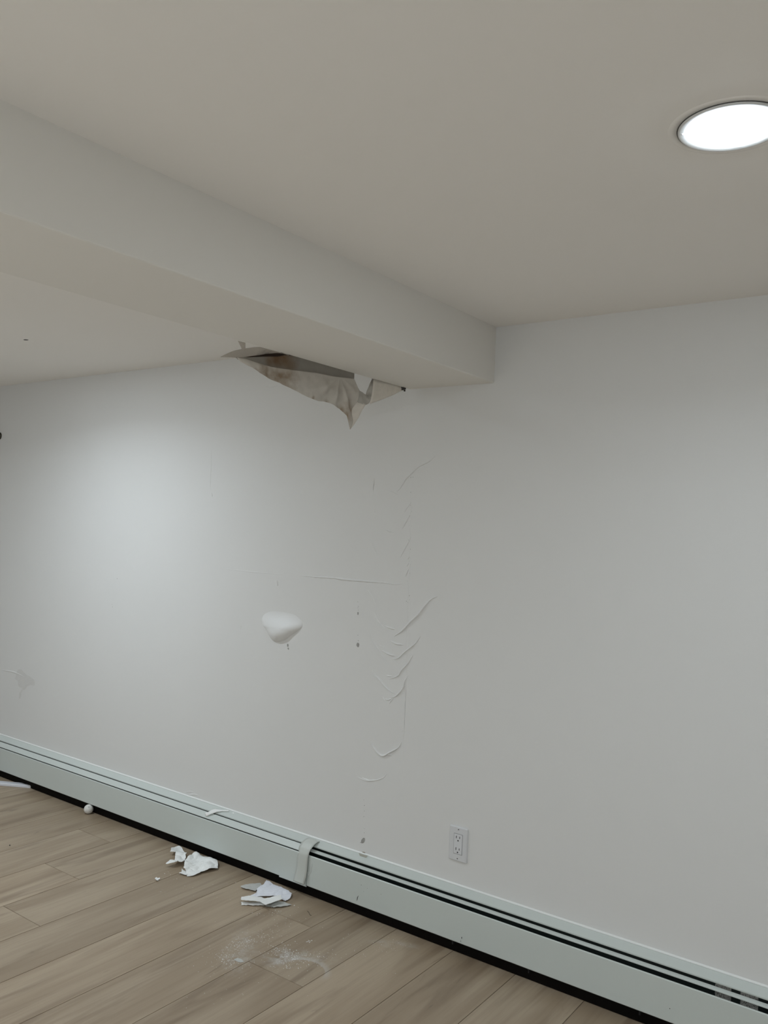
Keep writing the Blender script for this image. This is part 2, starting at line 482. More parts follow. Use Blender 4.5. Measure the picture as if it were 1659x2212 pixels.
def flat_blob(name, pix, mat, parent=WALL, y=-0.0006, n=26, jag=0.15, label=None):
    c = sum((on_wall(*p, y) for p in pix), Vector()) / len(pix)
    pts = [on_wall(*p, y) for p in pix]
    ring = resample(pts + [pts[0]], n+1)[:-1]
    bm = bmesh.new()
    vs_ = []
    for i, p in enumerate(ring):
        q = c + (p - c) * (1 + jag*noise.noise(Vector((p.x*90, p.z*90, i*.3))))
        vs_.append(bm.verts.new((q.x, y, q.z)))
    cv = bm.verts.new((c.x, y - 0.0004, c.z))
    for i in range(len(vs_)): bm.faces.new((vs_[i], vs_[(i+1) % len(vs_)], cv))
    bmesh.ops.recalc_face_normals(bm, faces=bm.faces)
    o = obj(name, bm, mat, parent)
    if label: o['label'] = label
    return o
def oval(cx, cy, rx, ry, n=12, ang=0.0):
    return [(cx + rx*math.cos(2*math.pi*i/n)*math.cos(ang) - ry*math.sin(2*math.pi*i/n)*math.sin(ang),
             cy + rx*math.cos(2*math.pi*i/n)*math.sin(ang) + ry*math.sin(2*math.pi*i/n)*math.cos(ang)) for i in range(n)]
flat_blob('water_drip', oval(773,1393,3.0,5.0), M_STAIN, label='grey drip mark')
flat_blob('water_drip', oval(773.2,1325,1.6,3.4), M_STAIN)
flat_blob('water_drip', oval(621.5,1394,1.6,3.6), M_STAIN)
flat_blob('water_drip', oval(622.5,1401,1.3,2.6,ang=-.3), M_STAIN)
flat_blob('water_stain', oval(784,1816,3.6,6.5,ang=.4), M_STAIN, label='grey smudge above the heater')
flat_blob('water_stain', oval(785,1843,4.0,3.2), M_BROWN)
flat_blob('water_stain', [(31,1452),(45,1444),(58,1458),(76,1470),(76,1482),(62,1482),(54,1490),(40,1482)], M_FAINT, label='faint grey stain at far left', jag=.3)
flat_blob('water_stain', [(51,1489),(46,1494),(44,1510),(41,1508),(41,1498),(47,1490)], M_FAINT)
bm = bmesh.new()
U, V = Vector((1,0,0)), Vector((0,0,1))
def wspeck(px, py, r): disc(bm, on_wall(px, py, -0.0007), r, U, V, 7)
for x, y, r in ((870,560,6),(897,557,5),(870,738,5),(868,896,4),(885,912,2.5),(866,985,3),(855,1020,5),(872,1016,2.5),(880,970,3),(850,1135,3),(878,1142,3),(842,1308,4),(866,1417,5),(858,1512,3),(866,1600,3),(860,1705,4),(830,1800,3),(853,1973,6),(818,2039,6),(834,2052,4),(820,2072,2.5),(856,2022,3),(238,2118,4),(852,1560,3),(866,1455,2),(835,1830,2)):
    wspeck(*C2(x, y), r*0.00026)
for x, y, r in ((253,1250,1.5),(243,1311,1.2),(242,1306,1.0),(773,1300,1.0),(774,1310,1.0),(773,1372,1.1),(774,1384,1.2),(774,1318,.9),(786,1728,.9),(787,1740,1.3),(787,1752,1.0),(786,1764,1.1),(787,1790,.8),(787,1799,1.0),(779,1820,1.4),(781,1845,1.3)):
    wspeck(x, y, r*0.0013)
o = obj('stain_specks', bm, M_STAIN, WALL); o['kind'] = 'stuff'
# ceiling nick at far left
bm = bmesh.new(); c = on_ceiling(56, 734); disc(bm, c + Vector((0,0,-0.0008)), 0.011, Vector((1,0.15,0)), Vector((0,0.7,0)), 9)
obj('ceiling_nick', bm, M_DARK, CEILING)

# big water blister: sagging bubble of paint
pix = [(118,432),(135,395),(175,368),(225,352),(290,352),(350,368),(405,400),(452,455),(456,495),(436,532),(385,570),(330,612),(285,628),(240,624),(200,604),(172,560),(148,515),(126,485)]
rim = [on_wall(*C3(*p)) for p in pix]
mx_ = sum(q.x for q in rim)/len(rim)
for i, p in enumerate(rim):            # the bulge stands off the wall, so the rim itself sits a little further in
    f_ = min(1.0, max(0.0, (mx_ + 0.05 - p.x)/0.10))
    low_ = min(1.0, max(0.0, (rim[0].z - p.z)/0.04))
    q = p + Vector((0.008*f_, 0, 0.005*low_))
    if p.x > mx_: q += Vector((-0.006*low_*(1 - abs(low_ - 0.6)), 0, 0.004*low_))
    rim[i] = q
cc = on_wall(*C3(285, 500)) + Vector((0.004, 0, 0))
NT, NR = 96, 26
rim2 = smoothline(rim + [rim[0]], NT+1)[:-1]
bm = bmesh.new(); prev = None
zt_, zb_ = max(p.z for p in rim2), min(p.z for p in rim2)
def bulge(q, r):
    t = min(1.0, max(0.0, (zt_ - q.z)/((zt_ - zb_)*0.80)))
    return 0.030 * max(0.0, 1 - r**2.2)**0.72 * (t*t*(3-2*t))
top_pt = bm.verts.new((cc.x, 0.0004 - bulge(cc, 0.0), cc.z))
rings = []
for k in range(1, NR+1):
    r = (k/NR)**0.8
    ring = []
    for p in rim2:
        q = cc + (p - cc)*r
        ring.append(bm.verts.new((q.x, 0.0004 - bulge(q, r), q.z)))
    rings.append(ring)
for i in range(NT): bm.faces.new((top_pt, rings[0][i], rings[0][(i+1) % NT]))
for a, b_ in zip(rings, rings[1:]):
    for i in range(NT): bm.faces.new((a[i], b_[i], b_[(i+1) % NT], a[(i+1) % NT]))
bmesh.ops.recalc_face_normals(bm, faces=bm.faces)
o = obj('paint_blister', bm, M_WET, WALL, smooth=True); o['label'] = 'bulging white water-filled paint blister'

# dark thing cut off by the left edge of the photograph
p = on_wall(-8, 941, -0.02)
t = empty('wall_hook', (p.x, 0, p.z), 'dark rounded hook on the wall, cut off by the left edge', 'hook')
bm = bmesh.new()
prof = [(0.020, 0.0), (0.020, 0.004), (0.012, 0.008), (0.008, 0.02), (0.012, 0.028), (0.019, 0.033), (0.021, 0.040), (0.017, 0.047), (0.0, 0.050)]
lathe(prof, (0, 0, 0), 32, bm)
bmesh.ops.rotate(bm, verts=bm.verts, cent=(0,0,0), matrix=Matrix.Rotation(math.pi/2, 3, 'X'))
bmesh.ops.translate(bm, verts=bm.verts, vec=(p.x, 0, p.z))
obj('knob', bm, simple('dark_bronze', (0.05, 0.045, 0.035), rough=0.35, metal=0.6), t, smooth=True)

# ------------------------------------------------------------------ downlights
def downlight(x, y, label, st):
    t = empty('recessed_downlight', (x, y, CEIL), label, 'ceiling light', 'round recessed ceiling lights')
    bm = lathe([(0.1015, 0.0), (0.1005, -0.0008), (0.0885, -0.0009), (0.0885, 0.0)], (x, y, CEIL), 72)
    obj('patched_rim', bm, M_CEIL, t, smooth=True)
    bm = lathe([(0.0872, -0.0011), (0.0862, -0.0011), (0.0850, -0.0014)], (x, y, CEIL), 72)
    obj('shadow_gap', bm, M_DARK, t)
    bm = lathe([(0.0853, -0.0011), (0.0852, -0.0030), (0.0842, -0.0040), (0.0825, -0.0042), (0.0700, -0.0022), (0.0652, -0.0012), (0.0650, 0.0)], (x, y, CEIL), 96)
    obj('trim_ring', bm, M_TRIM, t, smooth=True)
    bm = lathe([(0.0650, -0.0012), (0.0630, -0.0040), (0.058, -0.0062), (0.045, -0.0080), (0.025, -0.0090), (0.0, -0.0093)], (x, y, CEIL), 96)
    obj('lens', bm, emission('lit_lens', LAMP_COLOR, LENS_GLOW*st), t, smooth=True)
    ld = bpy.data.lights.new('lamp_light', 'AREA'); ld.shape = 'DISK'; ld.size = 0.112
    ld.energy = LAMP_POWER*st; ld.color = LAMP_COLOR; ld.spread = math.radians(LAMP_SPREAD)
    lo_ = bpy.data.objects.new('lamp_light', ld); COL.objects.link(lo_)
    lo_.parent = t; lo_.location = (0, 0, -0.0105)
    bm = bmesh.new()
    bmesh.ops.create_uvsphere(bm, u_segments=12, v_segments=8, radius=0.0022)
    bmesh.ops.translate(bm, verts=bm.verts, vec=(x-0.0745, y-0.022, CEIL-0.0034))
    obj('screw', bm, M_PLATE2, t, smooth=True)
    return t
labs = ['lit round recessed ceiling light at the upper right, cut by the frame edge',
        'lit round recessed ceiling light beyond the beam, left of the view',
        'added unseen fill light in the ceiling behind the viewer, right of the beam',
        'added unseen fill light in the ceiling behind the viewer, left of the beam',
        'added unseen fill light in the ceiling near the right wall',
        'added unseen fill light in the ceiling nearest the middle of the wall behind the viewer',
        'added unseen fill light in the ceiling, far right corner behind the viewer']
for (x, y, st), lb in zip(LAMPS, labs): downlight(x, y, lb, st)

# ------------------------------------------------------------------ baseboard heater
HX0, HX1 = XL + 0.01, 0.9
XS = on_wall(606, 1860, -0.058).x         # left edge of the splice plate
XJ = on_wall(655, 1870, -0.058).x         # joint hidden under the bent strap
XK = on_wall(668, 1830, -0.045).x         # where the closed damper ends
H = empty('baseboard_heater', ((HX0+HX1)/2, 0, 0), 'long pale grey-green enamelled baseboard heater along the foot of the wall', 'heater')
bm = extrude_x([(-0.0015, 0.002), (-0.0015, 0.199), (-0.003, 0.2008), (-0.006, 0.1998), (-0.0295, 0.1862), (-0.0303, 0.1845), (-0.0295, 0.181)], HX0, HX1)
obj('back_panel', bm, M_HEAT, H, solid=0.0009)
bm = extrude_x([(0.0, 0.2065), (-0.0022, 0.2052), (-0.0038, 0.2030), (-0.0042, 0.2008), (0.0, 0.2000)], HX0, HX1)
o = obj('caulk_bead', bm, simple('white_caulk', (0.85, 0.86, 0.84), rough=0.4), H, smooth=True); o['label'] = 'thin white caulk line'
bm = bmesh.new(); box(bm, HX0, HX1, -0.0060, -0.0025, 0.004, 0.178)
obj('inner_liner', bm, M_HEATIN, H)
def front(name, x0, x1, dy=0.0, zt=0.1568, zb=0.043):
    y = -0.0565 - dy
    bm = extrude_x([(y+0.006, zt-0.004), (y+0.005, zt-0.0006), (y+0.002, zt), (y, zt-0.002), (y, zb+0.002), (y+0.002, zb), (y+0.006, zb+0.001)], x0, x1)
    return obj(name, bm, M_HEAT, H, solid=0.0009)
front('front_panel', HX0, XS+0.02)
front('front_panel', XS+0.02, HX1)
front('splice_plate', XS, XJ+0.02, dy=0.0045, zt=0.1590, zb=0.040)
bm = bmesh.new(); box(bm, XS-0.0008, XS+0.0006, -0.0612, -0.0565, 0.040, 0.158)
obj('splice_edge', bm, M_HEAT, H)
bm = extrude_x([(-0.0345, 0.1785), (-0.0350, 0.1800), (-0.0535, 0.1640), (-0.0542, 0.1625), (-0.0535, 0.1612)], HX0, XK)
o = obj('damper', bm, M_HEAT, H, solid=0.0008); o['label'] = 'closed damper flap'
bm = extrude_x([(-0.0290, 0.1712), (-0.0305, 0.1716), (-0.0400, 0.1682), (-0.0412, 0.1674), (-0.0412, 0.1650)], XK-0.05, HX1)
o = obj('damper', bm, M_HEAT, H, solid=0.0009); o['label'] = 'open damper flap between two dark slots'
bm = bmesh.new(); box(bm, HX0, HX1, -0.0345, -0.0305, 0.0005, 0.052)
obj('toe_shade', bm, M_TOESHADE, H)  # near-black strip stands in for the shaded floor under the heater
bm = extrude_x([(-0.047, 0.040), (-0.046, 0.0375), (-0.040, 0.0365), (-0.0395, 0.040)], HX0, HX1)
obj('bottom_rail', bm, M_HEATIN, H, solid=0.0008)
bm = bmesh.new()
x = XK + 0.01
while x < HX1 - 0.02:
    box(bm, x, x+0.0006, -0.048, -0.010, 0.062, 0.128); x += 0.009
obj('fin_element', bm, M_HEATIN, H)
# brackets: dark clips seen under the panel
for px in (975, 1142, 1385):
    bm = bmesh.new()
    xx = on_wall(px, 2090, -0.05).x
    box(bm, xx-0.002, xx+0.002, -0.050, -0.034, 0.028, 0.040)
    obj('bracket', bm, M_HOLE, H)
# bent metal strap over the joint
K4 = lambda x, y: (320 + x/4.1475, 1660 + y/4.1475)
Lp = [((1452,614), -.002), ((1415,628), -.018), ((1380,655), -.036), ((1352,700), -.052), ((1347,750), -.0600), ((1335,790), -.0625), ((1332,840), -.0630), ((1325,900), -.0635), ((1312,955), -.0650), ((1300,1005), -.0675)]
Rp = [((1552,655), -.003), ((1520,658), -.020), ((1490,682), -.038), ((1450,735), -.056), ((1440,765), -.0615), ((1432,800), -.0630), ((1428,850), -.0635), ((1425,900), -.0640), ((1416,965), -.0655), ((1395,1042), -.0685)]
la = [on_wall(*K4(*p), y) for p, y in Lp]; ra = [on_wall(*K4(*p), y) for p, y in Rp]
bm = loft(la, ra, 40, 6, disp=lambda u, v, p: Vector((0, -0.0015*math.sin(math.pi*v)*(1 if u > .4 else 0), 0)))
o = obj('joint_strap', bm, simple('strap_enamel', (0.60, 0.62, 0.58), rough=0.4, vary=0.02), H, smooth=True, solid=0.0009)
o['label'] = 'bent metal joint strap folded over the heater'
# curl of peeled paint right of the strap
cp = [K4(1462,850), K4(1464,880), K4(1458,920), K4(1445,950), K4(1434,955), K4(1428,930)]
def tube(pts, r, n=8, bm=None):
    bm = bm or bmesh.new(); rows = []
    for i, p in enumerate(pts):
        t = (pts[min(i+1, len(pts)-1)] - pts[max(i-1, 0)]).normalized()
        a = t.cross(Vector((0, 1, 0.01))).normalized(); b_ = t.cross(a)
        rows.append([bm.verts.new(p + a*(r*math.cos(2*math.pi*k/n)) + b_*(r*math.sin(2*math.pi*k/n))) for k in range(n)])
    for a, b_ in zip(rows, rows[1:]):
        for k in range(n): bm.faces.new((a[k], a[(k+1) % n], b_[(k+1) % n], b_[k]))
    bm.faces.new(rows[0]); bm.faces.new(rows[-1][::-1])
    return bm
bm = tube(smoothline([on_wall(*p, -0.0580) for p in cp], 24), 0.0007)
o = obj('paint_scratch', bm, simple('bare_white', (0.85, 0.86, 0.84), rough=0.5), H); o['label'] = 'curved white scratch'
# chips on the front
K5 = lambda x, y: (560 + x/3.77, 1780 + y/3.77)
K8 = lambda x, y: (800 + x/3.318, 1900 + y/3.318)
bm = bmesh.new()
yf = -0.0574
def chip(pix, wd):
    pts = smoothline([on_wall(*p, yf) for p in pix], 10)
    prev = None
    for i, p in enumerate(pts):
        wv = wd*math.sin(math.pi*(i+0.6)/(len(pts)+0.2))
        a = bm.verts.new(p + Vector((-wv/2, 0, 0))); b_ = bm.verts.new(p + Vector((wv/2, 0, 0)))
        if prev: bm.faces.new((prev[0], prev[1], b_, a))
        prev = (a, b_)
chip([K5(808,582), K5(800,598), K5(798,612), K5(793,625)], 0.0028)
chip([K8(656,410), K8(654,418), K8(655,426)], 0.003)
chip([K8(650,435), K8(648,442), K8(650,450)], 0.0015)
for p, r in ((K5(830,497),.0013),(K5(880,525),.0008),(K5(850,550),.0008),(K5(188,309),.0012),(K5(990,573),.0006),(K5(432,458),.0006),((1300+678/4.621,1980+918/4.621),.0014),(K8(77,104),.0008)):
    disc(bm, on_wall(*p, yf - (0.003 if p[0] < 655 else 0)), r, U, V, 8)
o = obj('paint_chips', bm, M_CHIP, H); o['kind'] = 'stuff'
# damp stain on the heater top
K5p = [K5(810,240), K5(850,255), K5(885,262), K5(870,280), K5(825,275)]
bm = bmesh.new()
vsx = [bm.verts.new(on_wall(*p, -0.012) + Vector((0, -0.0006, 0.0022))) for p in K5p]
bm.faces.new(vsx)
# lay it on the sloping top of the back panel
for v in bm.verts:
    tt = min(max((-v.co.y)/0.0295, 0), 1)
obj('rust_stain', bm, simple('pale_rust', (0.45, 0.44, 0.38), rough=0.6, vary=0.1, scale=80), H)

# paper labels on the liner, seen through the slots
def label_mat():
    m, nt, b = new_mat('worn_printed_label')
    N = nt.nodes; L = nt.links
    tc = N.new('ShaderNodeTexCoord'); mp = N.new('ShaderNodeMapping'); mp.inputs['Scale'].default_value = (420, 1, 170)
    L.new(tc.outputs['Object'], mp.inputs['Vector'])
    n = N.new('ShaderNodeTexNoise'); n.inputs['Scale'].default_value = 1.0; n.inputs['Detail'].default_value = 2
    L.new(mp.outputs[0], n.inputs['Vector'])
    r = N.new('ShaderNodeMapRange'); r.inputs[1].default_value = 0.50; r.inputs[2].default_value = 0.58
    L.new(n.outputs['Fac'], r.inputs[0])
    mx = N.new('ShaderNodeMix'); mx.data_type = 'RGBA'; mx.inputs[6].default_value = (0.50, 0.48, 0.44, 1); mx.inputs[7].default_value = (0.16, 0.15, 0.14, 1)
    L.new(r.outputs[0], mx.inputs[0]); L.new(mx.outputs[2], b.inputs['Base Color'])
    b.inputs['Roughness'].default_value = 0.6
    return m
M_LABEL = label_mat()
K6 = lambda x, y: (1300 + x/4.621, 1980 + y/4.621)
for x0, x1 in ((1132, 1292), (1385, 1562)):
    a = on_wall(*K6(x0, 690 + (x0-1132)*.36), -0.0066).x; b_ = on_wall(*K6(x1, 690 + (x1-1132)*.36), -0.0066).x
    bm = bmesh.new()
    box(bm, a, b_, -0.0068, -0.0061, 0.112, 0.176)
    o = obj('warning_label', bm, M_LABEL, H); o['label'] = 'worn printed paper label inside the slot'

# ------------------------------------------------------------------ wall outlet
OX, OZ = -1.4490, 0.3395
W = empty('wall_outlet', (OX, 0, OZ), 'white double wall outlet with rectangular cover plate above the heater', 'outlet')
def rrect(w_, h_, r, n=5):
    pts = []
    for cx_, cz_, a0 in ((w_/2-r, h_/2-r, 0), (-w_/2+r, h_/2-r, 90), (-w_/2+r, -h_/2+r, 180), (w_/2-r, -h_/2+r, 270)):
        for k in range(n+1):
            a = math.radians(a0 + 90*k/n); pts.append((cx_ + r*math.cos(a), cz_ + r*math.sin(a)))
    return pts
def stack_rect(layers, bm=None, cx_=OX, cz_=OZ, cap=True):
    bm = bm or bmesh.new(); prev = None
    for w_, h_, r, y in layers:
        ring = [bm.verts.new((cx_+a, y, cz_+b_)) for a, b_ in rrect(w_, h_, r)]
        if prev:
            for k in range(len(ring)): bm.faces.new((prev[k], prev[(k+1) % len(ring)], ring[(k+1) % len(ring)], ring[k]))
        prev = ring
    if cap: bm.faces.new(prev)
    return bm
bm = stack_rect([(0.0710, 0.1150, 0.004, 0.0), (0.0710, 0.1150, 0.004, -0.0022), (0.0690, 0.1130, 0.0035, -0.0045), (0.0650, 0.1090, 0.003, -0.0056), (0.0345, 0.0680, 0.0012, -0.0058), (0.0340, 0.0675, 0.001, -0.0045)], cap=False)
pl = obj('cover_plate', bm, M_PLATE, W)
bm = stack_rect([(0.0346, 0.0681, 0.001, -0.0040), (0.0340, 0.0675, 0.001, -0.0041)])
obj('frame_gap', bm, M_HOLE, W)
bm = stack_rect([(0.0322, 0.0655, 0.001, -0.0030), (0.0322, 0.0655, 0.001, -0.0062), (0.0312, 0.0645, 0.001, -0.0070)])
ins = obj('receptacle', bm, M_PLATE2, W)
for cz in (0.0195, -0.0195):
    for dx, hh in ((-0.0064, 0.0085), (0.0064, 0.0070)):
        bm = bmesh.new(); box(bm, OX+dx-0.0011, OX+dx+0.0011, -0.0073, -0.0068, OZ+cz+0.0035-hh/2, OZ+cz+0.0035+hh/2)
        obj('blade_slot', bm, M_HOLE, ins)
    bm = bmesh.new()
    c = Vector((OX+0.0005, -0.0073, OZ+cz-0.0078))
    ring = [bm.verts.new(c + Vector((0.0025*math.cos(a), 0, max(0.0026*math.sin(a), -0.0020)))) for a in [2*math.pi*k/16 for k in range(16)]]
    bm.faces.new(ring)
    obj('ground_hole', bm, M_HOLE, ins)
for s in (1, -1):
    bm = bmesh.new()
    disc(bm, Vector((OX, -0.00595, OZ + s*0.0485)), 0.0026, U, V*0.7, 14)
    obj('screw', bm, simple('screw_recess', (0.12, 0.12, 0.12), rough=0.5), pl)

# ------------------------------------------------------------------ torn drywall paper under the beam
D1 = lambda x, y: (440 + x/3.318, 700 + y/3.318)
def X(x, y, d): return on_x(*D1(x, y), d)
T = empty('torn_drywall_paper', (-1.745, -0.45, BEAM_Z), 'torn water-stained drywall paper hanging from the far edge of the beam', 'torn paper')
BR = (0.26, 0.17, 0.09)
pb = paper_mat('stained_drywall_paper', (0.62, 0.575, 0.515), BR, [X(540,395,-1.78), X(500,380,-1.78), X(1040,620,-1.76), X(1020,590,-1.76), X(430,350,-1.78), X(370,335,-1.785), X(430,368,-1.775), X(520,412,-1.77), X(600,452,-1.765), X(780,530,-1.755), X(880,562,-1.75), X(985,615,-1.75), X(1030,660,-1.75)], [0.10, 0.07, 0.05, 0.05, 0.05, .018, .018, .02, .018, .014, .02, .035, .04], amt=0.8, scale=34)
pc = paper_mat('damp_paper_backing', (0.36, 0.33, 0.285), (0.20, 0.115, 0.055), [X(520,235,-1.79), X(570,240,-1.79), X(480,265,-1.79)], [0.10, 0.09, 0.05], amt=0.95, scale=14)
pa = paper_mat('grey_peeled_paper', (0.56, 0.51, 0.45), (0.16, 0.14, 0.12), [X(430,185,-1.80), X(500,195,-1.8)], [0.05, 0.05], amt=0.6, scale=60)
pg = paper_mat('clean_peeled_paper', (0.85, 0.79, 0.71), BR, [X(1430,460,-1.74)], [0.015], amt=0.5)
pf = paper_mat('curled_grey_paper', (0.56, 0.53, 0.48), (0.12, 0.10, 0.08), [X(1190,520,-1.75), X(1210,400,-1.74), X(1110,460,-1.74)], [0.03, 0.03, 0.02], amt=0.7, scale=60)  # dark end spots paint the curl's rounded shading into the colour
def crease(u, v, p):
    n1 = noise.noise(Vector((p.y*9, p.z*9, 1.3)))*0.010
    n2 = noise.noise(Vector((p.y*30, p.z*30, 4.3)))*0.005
    # fan of folds running to the hanging tip
    ang = math.atan2(p.z-1.885, p.y+0.375)
    fan = 0.011*math.sin(ang*9.0)*min(1, v*1.5)*max(0, min(1, (u-0.45)*3))
    env = math.sin(math.pi*min(1, v*0.98+0.01))
    return Vector(((n1+n2+fan)*(0.3+env), 0, 0))
A_ = [X(238,240,-1.80), X(300,252,-1.79), X(400,285,-1.78), X(490,308,-1.775), X(640,330,-1.76), X(800,350,-1.755), X(930,375,-1.75), X(1030,385,-1.745), X(1078,392,-1.742), X(1095,430,-1.742), X(1115,480,-1.742)]
rb = random.Random(3)
low = [(240,243),(262,268),(290,288),(325,300),(345,312),(385,338),(400,350),(425,365),(470,388),(500,402),(545,425),(560,432),(620,462),(690,498),(745,522),(790,538),(825,550),(868,552),(900,572),(935,585),(975,606),(1000,635),(1022,660),(1032,695),(1036,725),(1045,752)]
B_ = []
for i, (a, b_) in enumerate(low):
    u = i/(len(low)-1)
    B_.append(X(a + rb.uniform(-4, 4), b_ + rb.uniform(-4, 4), -1.80 + 0.045*u + 0.02*math.sin(u*3.1)))
bm = loft(A_, B_, 110, 34, disp=crease)
o = obj('hanging_sheet', bm, pb, T, smooth=True, solid=0.0012); o['label'] = 'long stained hanging paper sheet'
# strip of damp backing between beam edge and sheet
Ct = [X(238,238,-1.81), X(310,238,-1.80), X(430,233,-1.80), X(540,233,-1.795), X(590,222,-1.785), X(700,235,-1.78), X(850,270,-1.77), X(1000,320,-1.765), X(1079,338,-1.76)]
Cb = [X(250,252,-1.80), X(400,292,-1.79), X(490,318,-1.785), X(640,342,-1.775), X(800,362,-1.77), X(930,388,-1.765), X(1030,395,-1.76), X(1079,396,-1.755)]
bm = loft(Ct, Cb, 60, 10, disp=lambda u, v, p: Vector((0.006*noise.noise(Vector((p.y*12, p.z*20, 8))), 0, 0)))
obj('damp_backing', bm, pc, T, smooth=True, solid=0.0012)['label'] = 'brown-stained backing strip'
# dark sheet behind, coloured as the shade inside the slit
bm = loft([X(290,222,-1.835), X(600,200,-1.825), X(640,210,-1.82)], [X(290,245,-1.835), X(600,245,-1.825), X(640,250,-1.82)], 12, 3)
obj('slit_shade_sheet', bm, simple('slit_shade', (0.035, 0.018, 0.010), rough=0.7, vary=0.4, scale=50), T, solid=0.003)
# leaf on the left
At = [X(121,235,-1.83), X(180,206,-1.82), X(215,192,-1.815), X(250,184,-1.81), X(300,175,-1.80), X(360,167,-1.79), X(405,165,-1.78), X(470,183,-1.775), X(560,208,-1.77), X(610,222,-1.765)]
Ab = [X(121,236,-1.83), X(180,238,-1.825), X(240,241,-1.82), X(300,236,-1.815), X(330,230,-1.81), X(400,222,-1.80), X(450,212,-1.795), X(530,207,-1.785), X(580,211,-1.78), X(611,223,-1.765)]
bm = loft(At, Ab, 50, 8, disp=lambda u, v, p: Vector((0.004*noise.noise(Vector((p.y*14, p.z*25, 2)))*math.sin(math.pi*v), 0, 0)))
obj('peeled_leaf', bm, pa, T, smooth=True, solid=0.0012)['label'] = 'pointed grey leaf of peeled paper'
bm = loft([X(246,121,-1.765), X(275,183,-1.775)], [X(299,135,-1.76), X(299,186,-1.775)], 6, 4)
obj('torn_tab', bm, pa, T, solid=0.0012)['label'] = 'small torn tab sticking up'
# curl
Fl = [X(1070,382,-1.742), X(1092,432,-1.742), X(1108,458,-1.744), X(1118,478,-1.745), X(1140,490,-1.75), X(1160,507,-1.755), X(1172,470,-1.75), X(1178,462,-1.748), X(1192,425,-1.742), X(1205,398,-1.738), X(1213,391,-1.736)]
Fr = [X(1085,500,-1.752), X(1095,545,-1.752), X(1110,562,-1.75), X(1130,570,-1.745), X(1150,577,-1.742), X(1165,579,-1.740), X(1182,570,-1.738), X(1193,555,-1.737), X(1207,500,-1.737), X(1215,450,-1.737), X(1218,396,-1.736)]
Fm = [(a+b_)/2 + Vector((-0.012, 0, 0)) for a, b_ in zip(Fl, Fr)]
bm = loft(Fl, Fr, 60, 12, mid=Fm, disp=lambda u, v, p: Vector((0.004*noise.noise(Vector((p.y*60, p.z*60, 5)))*math.sin(math.pi*v), 0, 0)))
obj('curled_strip', bm, pf, T, smooth=True, solid=0.001)['label'] = 'curled grey paper strip'
# pointed tip
El = [X(1085,535,-1.762), X(1062,600,-1.765), X(1050,660,-1.765), X(1042,715,-1.760), X(1046,754,-1.755)]
Er = [X(1162,577,-1.738), X(1140,612,-1.742), X(1108,675,-1.748), X(1072,728,-1.753), X(1048,756,-1.755)]
bm = loft(El, Er, 20, 5)
obj('hanging_tip', bm, pg, T, smooth=True, solid=0.001)['label'] = 'pointed pale tip'
# pale triangular flap by the wall
Gt = [X(1217,393,-1.737), X(1290,412,-1.737), X(1360,432,-1.737), X(1425,452,-1.737)]
Gb = [X(1190,574,-1.739), X(1270,544,-1.742), X(1350,512,-1.742), X(1425,474,-1.738)]
bm = loft(Gt, Gb, 16, 8, disp=lambda u, v, p: Vector((0.003*math.sin(math.pi*v), 0, 0)))
obj('triangular_flap', bm, pg, T, smooth=True, solid=0.0012)['label'] = 'clean pale triangular flap'
bm = bmesh.new()
p0 = X(1430, 462, -1.732)
for k in range(9):
    q = p0 + Vector((rb.uniform(-.003,.003), rb.uniform(-.006,.008), rb.uniform(-.007,.005)))
    box(bm, q.x-.002, q.x+.002, q.y-.003, q.y+.003, q.z-.003, q.z+.003)
obj('dark_crumb', bm, M_DARK, T)

# ------------------------------------------------------------------ scraps
def outline_sheet(name, outline, mat, z, amp, label, cat='paint scrap', parent=None, edge_up=None, group=None, curl=None, K=K4, seed=0, thick=0.0012):
    """crumpled piece on the floor: polygon filled with a grid, lifted by folds"""
    pts = [on_floor(*K(*p), z) for p in outline]
    bm = bmesh.new()
    base = bmesh.new()
    f = base.faces.new([base.verts.new(p) for p in pts])
    bmesh.ops.triangulate(base, faces=[f])
    for _ in range(4):
        bmesh.ops.subdivide_edges(base, edges=[e for e in base.edges if e.calc_length() > 0.006], cuts=1)
        bmesh.ops.triangulate(base, faces=base.faces[:])
    for v in base.verts:
        n = noise.noise(Vector((v.co.x*14, v.co.y*18, seed)))
        n2 = abs(noise.noise(Vector((v.co.x*40, v.co.y*22, seed+9))))
        lift = amp*(0.5 + n) + amp*0.7*n2
        if curl: lift += curl(v.co)
        v.co.z = max(z, z + max(0, lift))
        v.co.x += 0.003*noise.noise(Vector((v.co.x*90, v.co.y*90, seed+3)))
        v.co.y += 0.003*noise.noise(Vector((v.co.x*90, v.co.y*90, seed+5)))
    bm.free()
    bmesh.ops.recalc_face_normals(base, faces=base.faces)
    o = obj(name, base, mat, parent, solid=thick, offset=1.0)
    if parent is None: tag(o, label, cat, group)
    elif label: o['label'] = label
    return o
GR = 'scraps of peeled paint and paper on the floor'
outline_sheet('plaster_scrap', [(196,778),(205,755),(232,742),(262,726),(300,735),(330,758),(342,785),(334,822),(320,845),(305,872),(285,882),(262,872),(240,888),(200,886),(156,880),(190,862),(235,852),(243,820),(246,792),(225,778)], M_SCRAP, 0.0015, 0.020, 'crumpled white scrap, left half of the pile under the middle of the heater', seed=1, group=GR)
outline_sheet('plaster_scrap', [(330,840),(385,800),(425,780),(470,795),(552,815),(560,825),(612,840),(626,880),(624,905),(560,922),(470,945),(440,955),(400,968),(350,966),(340,935),(318,925),(322,880)], M_SCRAP, 0.0018, 0.014, 'folded white sheet, right half of the upper-left scrap pile on the floor', seed=2, group=GR)
outline_sheet('plaster_scrap', [(300,905),(345,935),(350,965),(320,958),(275,945),(300,935)], M_SCRAP, 0.0012, 0.006, 'small jagged white flake in front of the upper-left scrap pile', seed=4, group=GR)
